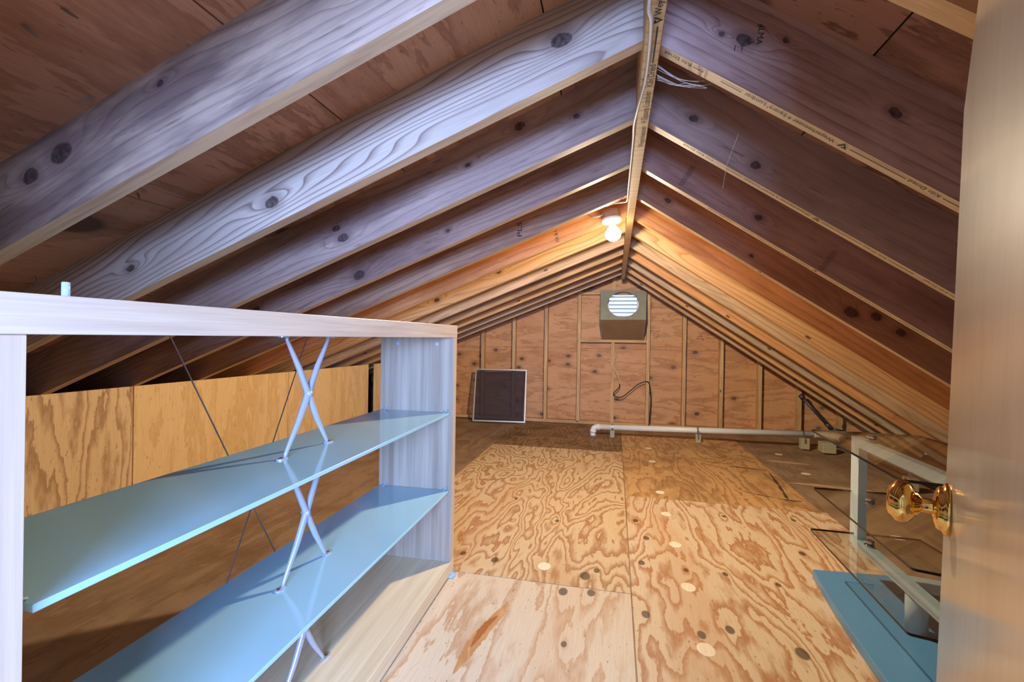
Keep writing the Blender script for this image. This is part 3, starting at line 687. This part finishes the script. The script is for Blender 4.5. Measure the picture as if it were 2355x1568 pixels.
MB().lathe([(.032, .034), (.032, .17)], 28, Matrix.Translation((-.005, -.01, 0))).build('column', M['tvsilver'], tv, True)
def bar(a, b_): return MB().bbox(a, b_, .002)
X0 = .984
lb = [loc2(p) for p in ((.998, 2.268), (1.030, 2.268), (1.004, 1.48), (.972, 1.48))]
q = MB().prism(lb, 'z', .168, .2045); q.prism([loc2(p) for p in ((1.0, 1.86), (1.02, 1.90), (1.34, 1.84), (1.34, 1.80))], 'z', .170, .2043); q.build('lower_beam', M['tvsilver'], tv)
MB().prism(lb, 'z', .585, .622).build('top_beam', M['tvsilver'], tv)
MB().prism([loc2(p) for p in ((.9955, 2.199), (.998, 2.268), (1.030, 2.268), (1.0275, 2.199))], 'z', .2045, .585).build('post', M['tvsilver'], tv)
MB().prism([loc2(p) for p in ((.972, 1.48), (.9745, 1.55), (1.0065, 1.55), (1.004, 1.48))], 'z', .2045, .585).build('post', M['tvsilver'], tv)
for (zz, A, B, C_, D_) in ((.212, (.832, 2.236), (.802, 1.49), (1.20, 1.38), (1.232, 2.226)), (.382, (.852, 2.262), (.822, 1.512), (1.20, 1.40), (1.20, 2.262)), (.634, (.836, 2.255), (.778, 1.49), (1.20, 1.38), (1.235, 2.240))):
    poly = [A, B, C_, (1.30, 1.50), (D_[0]+.008, 2.10), (D_[0], D_[1])]
    g = MB().prism([loc2(p) for p in rounded(poly, .012)], 'z', zz, zz+.008).build('glass_shelf', [M['glass'], M['glass_edge']], tv, fmat=lambda p: 0 if abs(p.normal.z) > .9 else 1)
    for yv in (2.135, 1.60):
        c2 = Matrix.Translation((1.012-O.x-(2.2-yv)*.033, yv-O.y, 0))
        MB().lathe([(.017, zz-.006), (.017, zz), (.017, zz)], 20, c2).lathe([(.0175, zz+.008), (.0175, zz+.015), (.015, zz+.017)], 20, c2).build('clamp_disc', M['chrome'], g, True)

# ---------------------------------------------------------------- drain pipe with its hangers
pp = empty('drain_pipe', (0, 5.06, 0)); tag(pp, 'white plastic drain pipe running along the floor by the back wall', 'pipe')
pa, pb = Vector((-.17, 0, .094)), Vector((1.93, 0, .140))
MB().tube([pa, pb], .030, 20).build('pipe_run', M['pvc'], pp, True)
el = spline([(-.215, 0, .0), (-.215, 0, .045), (-.205, 0, .08), (-.17, 0, .094)], 5)
MB().tube(el, .030, 20).build('elbow', M['pvc'], pp, True)
MB().tube([(-.216, 0, .035), (-.213, 0, .06)], .035, 20).build('coupling', M['pvc'], pp, True)
MB().tube([(-.18, 0, .0935), (-.145, 0, .0945)], .035, 20).build('coupling', M['pvc'], pp, True)
MB().tube(spline([(1.90, 0, .139), (1.97, 0, .140), (2.04, -.02, .14), (2.075, -.07, .139), (2.08, -.16, .137)], 5), .035, 20).build('elbow', M['pvc_old'], pp, True)
MB().tube([(2.08, -.12, .138), (2.10, -3.6, .11)], .030, 20).build('pipe_run', M['pvc_old'], pp, True)
def hanger(x, y, pz, w, d, h, along='x', lab=''):
    hg = empty('pipe_block', (x, y, 0)); tag(hg, lab, 'wood block', 'wood blocks propping the drain pipe')
    if along == 'x':
        MB().bbox((-w/2, -d/2-.045, 0), (w/2, d/2-.045, h), .003).build('block', M['block'], hg)
        pts = [(0, -d/2-.047, h-.05), (0, -d/2-.047, h-.005), (0, -.036, pz), (0, -.02, pz+.027), (0, 0, pz+.033), (0, .02, pz+.027)]
        rows = [((-.009, p[1], p[2]), (.009, p[1], p[2])) for p in pts]
    else:
        MB().bbox((-d/2-.045, -w/2, 0), (d/2-.045, w/2, h), .003).build('block', M['block'], hg)
        pts = [(-d/2-.047, 0, h-.06), (-d/2-.047, 0, h-.005), (-.036, 0, pz), (-.02, 0, pz+.027), (0, 0, pz+.033), (.02, 0, pz+.027)]
        rows = [((p[0], -.009, p[2]), (p[0], .009, p[2])) for p in pts]
    v = [c for r in rows for c in r]
    st = mesh('strap', v, [(2*i, 2*i+1, 2*i+3, 2*i+2) for i in range(len(rows)-1)], M['galv'])
    so = obj('strap', st, hg); sd = so.modifiers.new('gauge', 'SOLIDIFY'); sd.thickness = .0012
    for i, zz in enumerate((h-.042, h-.028, h-.014)):
        o_ = (0, -d/2-.0485, zz) if along == 'x' else (-d/2-.0485, 0, zz)
        MB().lathe([(.0035, 0), (.0035, .0006)], 10, axis_m(o_, (0, -1, 0) if along == 'x' else (-1, 0, 0))).build('strap_hole', M['abs'], hg)
zp = lambda x: pa.z+(pb.z-pa.z)*(x-pa.x)/(pb.x-pa.x)
hanger(-.013, 5.06, zp(-.013), .045, .035, .075, 'x', 'narrow wood block strapped to the pipe beside its left elbow')
hanger(.837, 5.06, zp(.837), .05, .05, .085, 'x', 'wood block with metal strap midway along the white pipe')
hanger(1.806, 5.06, zp(1.806), .075, .06, .105, 'x', 'wood block with metal strap near the right corner of the pipe')
hanger(2.088, 3.80, .126, .09, .06, .09, 'y', 'wood block under the pipe leg behind the television stand')
cb = MB().bbox((1.905, 4.86, 0), (2.02, 4.97, .098), .004).build('corner_block', M['block']); tag(cb, 'thick pale wood block under the pipe corner', 'wood block')

# dark pipe brace on the back wall
bp_ = empty('steel_pipe', (2.13, 5.62, 0)); tag(bp_, 'dark diagonal pipe low in the right corner of the back wall', 'pipe')
MB().tube([(-.13, 0, .43), (.135, 0, .125)], .017, 16).build('pipe_run', M['abs'], bp_, True)
MB().tube([(-.155, 0, .46), (-.125, 0, .425)], .026, 16).build('fitting', M['abs'], bp_, True)
MB().tube([(.10, 0, .165), (.15, 0, .108)], .022, 16).build('fitting', M['abs'], bp_, True)
MB().tube([(.15, 0, .108), (.26, -.01, .09)], .016, 16).build('fitting', M['abs'], bp_, True)

# ---------------------------------------------------------------- leaning insect screen
a0, a1 = Vector((-1.69, 5.46, .006)), Vector((-1.045, 5.535, .006))
ex = (a1-a0).normalized(); lean = Vector((-.03, .16, .645)).normalized()
W_, H_ = (a1-a0).length, .655
nz = ex.cross(lean).normalized(); ey = nz.cross(ex).normalized()
sc = empty('window_screen'); tag(sc, 'dark mesh window screen in an aluminium frame leaning on the back wall', 'window screen')
sc.matrix_world = Matrix(((ex.x, ey.x, nz.x, a0.x), (ex.y, ey.y, nz.y, a0.y), (ex.z, ey.z, nz.z, a0.z), (0, 0, 0, 1)))
for (p, q) in (((0, 0, 0), (W_, .018, .008)), ((0, H_-.018, 0), (W_, H_, .008)), ((0, .018, 0), (.018, H_-.018, .008)), ((W_-.018, .018, 0), (W_, H_-.018, .008))):
    MB().bbox(p, q, .0015).build('frame_bar', M['alu'], sc)
MB().box((.012, .012, .0035), (W_-.012, H_-.012, .0042)).build('mesh', M['screen'], sc)

# ---------------------------------------------------------------- gable vent: hood board with a round hole, louvre behind
vh = empty('vent_hood', (.082, WY-.09, 1.03)); tag(vh, 'grey plywood vent hood with a round hole below the roof peak', 'vent hood')
ov = Vector((.082, WY-.09, 1.03))
T0, T1 = Vector((-.178, 5.60, 1.613)), Vector((.342, 5.60, 1.609)); B0, B1 = Vector((-.170, 5.385, 1.254)), Vector((.326, 5.385, 1.258))
def onp(u, v): return (T0*(1-u)+T1*u)*(1-v)+(B0*(1-u)+B1*u)*v
uc, vc, ru, rv = .505, .475, .345, .432
N = 48; v = []; f = []
nb = (B0-T0).cross(T1-T0).normalized()
if nb.y > 0: nb = -nb
def edge_pt(a):
    c, s = math.cos(a), math.sin(a); k = min((1-uc)/c if c > 1e-6 else uc/-c if c < -1e-6 else 9, (1-vc)/s if s > 1e-6 else vc/-s if s < -1e-6 else 9)
    return uc+c*k, vc+s*k
angs = sorted(set([2*math.pi*i/N for i in range(N)]+[math.atan2(b_-vc, a_-uc) % (2*math.pi) for a_ in (0, 1) for b_ in (0, 1)])); N = len(angs)
for off in (0, .012):
    for a in angs:
        v.append(onp(uc+ru*math.cos(a), vc+rv*math.sin(a))-nb*off-ov)
    for a in angs: v.append(onp(*edge_pt(a))-nb*off-ov)
for i in range(N):
    j = (i+1) % N
    f += [(i, j, N+j, N+i), (2*N+i, 3*N+i, 3*N+j, 2*N+j), (i, 2*N+i, 2*N+j, j), (N+i, N+j, 3*N+j, 3*N+i)]
obj('hood_board', mesh('hood_board', v, f, M['card_top']), vh)
# lower face slopes back to the blocking
L0, L1 = Vector((-.158, 5.715, 1.034)), Vector((.318, 5.715, 1.036))
def slab(name, a, b_, c, d, t, mat):
    n_ = (b_-a).cross(d-a).normalized()*t; vs = [a, b_, c, d, a+n_, b_+n_, c+n_, d+n_]
    return obj(name, mesh(name, [x-ov for x in vs], [(0, 1, 2, 3), (7, 6, 5, 4), (0, 4, 5, 1), (1, 5, 6, 2), (2, 6, 7, 3), (3, 7, 4, 0)], mat), vh)
slab('hood_underside', B0, B1, L1, L0, .008, M['card'])
for (a, b_, c) in ((T0, B0, L0), (T1, B1, L1)):
    me = mesh('hood_side', [p-ov for p in (a, b_, c, c+Vector((.006, 0, 0)), b_+Vector((.006, 0, 0)), a+Vector((.006, 0, 0)))], [(0, 1, 2), (3, 4, 5), (0, 5, 4, 1), (1, 4, 3, 2), (2, 3, 5, 0)], M['card_top'])
    obj('hood_side', me, vh)
lv = empty('louvre_vent', (.085, WY+.02, 1.44)); tag(lv, 'white slatted louvre seen through the round vent hole', 'louvre')
b = MB()
for (x0, x1, z0, z1) in ((-.225, -.165, -.22, .19), (.165, .225, -.22, .19), (-.225, .225, -.22, -.20), (-.225, .225, .17, .19)): b.box((x0, -.04, z0), (x1, .04, z1))
b.build('louvre_frame', M['vent_white'], lv)
for k in range(8):
    zc = -.172+k*.0475
    MB().prism([(-.022, zc+.003), (-.022, zc+.0085), (.022, zc-.002), (.022, zc-.0075)], 'x', -.165, .165).build('slat', M['vent_white'], lv)

# ---------------------------------------------------------------- ceiling lamp
lp = empty('ceiling_lamp', tuple(BULB_POS)); tag(lp, 'bare glowing bulb in a porcelain holder on a round junction box', 'lamp')
ax = Vector((.12, -.10, -1)).normalized()
Mb = axis_m((0, 0, 0), ax)
MB().lathe([(.013, -.047), (.016, -.038), (.030, -.026), (.042, -.006), (.045, .010), (.039, .030), (.023, .044), (.004, .051)], 28, Mb).build('bulb', M['bulb'], lp, True)
MB().lathe([(.062, -.078), (.062, -.072), (.052, -.062), (.028, -.056), (.020, -.046), (.017, -.044)], 32, Mb).build('lampholder', M['porcelain'], lp, True)
MB().lathe([(.048, -.130), (.051, -.128), (.054, -.080), (.054, -.0785)], 8, Mb).build('junction_box', M['box'], lp)
MB().bbox((-.06, .050, .085), (-.02, .102, .115), .002).build('mounting_bracket', M['box'], lp)
MB().tube(spline([(-.055, -.02, .10), (-.085, -.04, .085), (-.125, -.03, .09), (-.15, .02, .13), (-.12, .08, .17)], 6), .004, 8).build('wire_loop', M['white_cable'], lp, True)
pl_ = bpy.data.lights.new('bulb_light', 'POINT'); pl_.energy = BULB_W; pl_.color = (1, .83, .60); pl_.shadow_soft_size = .03
plo = bpy.data.objects.new('bulb_light', pl_); COL.objects.link(plo); plo.parent = lp; plo.location = (0, 0, 0)
pl_.use_nodes = True; nt = pl_.node_tree; em = nt.nodes['Emission']; lf = nt.nodes.new('ShaderNodeLightFalloff'); lf.inputs['Strength'].default_value = 1.0; lf.inputs['Smooth'].default_value = 0.3
ad = nt.nodes.new('ShaderNodeMath'); ad.operation = 'MULTIPLY_ADD'; ad.inputs[1].default_value = .16; nt.links.new(lf.outputs['Quadratic'], ad.inputs[0]); nt.links.new(lf.outputs['Linear'], ad.inputs[2])
nt.links.new(ad.outputs[0], em.inputs['Strength'])

# ---------------------------------------------------------------- cables
wr = MB().tube(spline([(.056, .80, 1.692), (.056, .963, 1.691), (.057, .996, 1.69), (.064, 1.032, 1.69), (.067, 1.154, 1.691), (.065, 1.27, 1.691), (.053, 1.41, 1.692), (.047, 1.533, 1.70), (.049, 1.65, 1.705), (.048, 1.902, 1.70), (.047, 2.134, 1.70), (.046, 2.335, 1.70), (.03, 2.42, 1.715), (-.02, 2.50, 1.735), (-.06, 2.60, 1.75)], 5), .0042, 8).build('lamp_cable', M['white_cable'], None, True)
tag(wr, 'white electric cable snaking along the underside of the ridge to the lamp', 'cable')
yw = WY-.014
c1 = MB().tube(spline([(.03, yw+.01, .875), (.02, yw-.01, .868), (-.002, yw-.05, .80), (-.006, yw-.03, .70), (.05, yw-.06, .56), (.062, yw-.088, .505)], 5), .006, 8).build('cream_cable', M['yellow_cable'], None, True)
tag(c1, 'cream cable stub hanging out of the back wall plywood', 'cable')
yf = 5.706
c2 = MB().tube(spline([(.062, yf, .505), (.055, yf, .46), (.0, yf, .40), (-.004, yf, .365), (.04, yf, .345), (.10, yf, .355), (.20, yf, .44), (.28, yf, .51), (.352, yf, .54), (.395, yf, .532), (.412, yf, .45), (.422, yf, .30), (.405, yf, .01)], 6), .006, 8).build('black_cable', M['black_cable'], None, True)
tag(c2, 'black cable looping in front of the studs and down to the floor', 'cable')

# ---------------------------------------------------------------- cobwebs
cw = empty('cobweb', (XR+RW, 1.22, 1.69)); tag(cw, 'torn cobweb strands between the ridge and the nearest right rafters', 'cobweb')
wbp = []
rnd = random.Random(4)
for k in range(9):
    a = Vector((.002, rnd.uniform(-.0, .06), rnd.uniform(-.01, .03))); c = Vector((rnd.uniform(.06, .14), rnd.uniform(.0, .05), rnd.uniform(.0, .03)-.04))
    m_ = (a+c)/2+Vector((0, 0, -.012)); MB().tube(spline([a, m_, c], 4), .0005, 4).build('strand', M['web'], cw)
st = MB().tube([(.33, 1.42, 1.60), (.318, 1.5, 1.545), (.325, 1.585, 1.50)], .0007, 4).build('cobweb', M['web'], None)
tag(st, 'single long cobweb strand hanging across the second right rafter', 'cobweb')
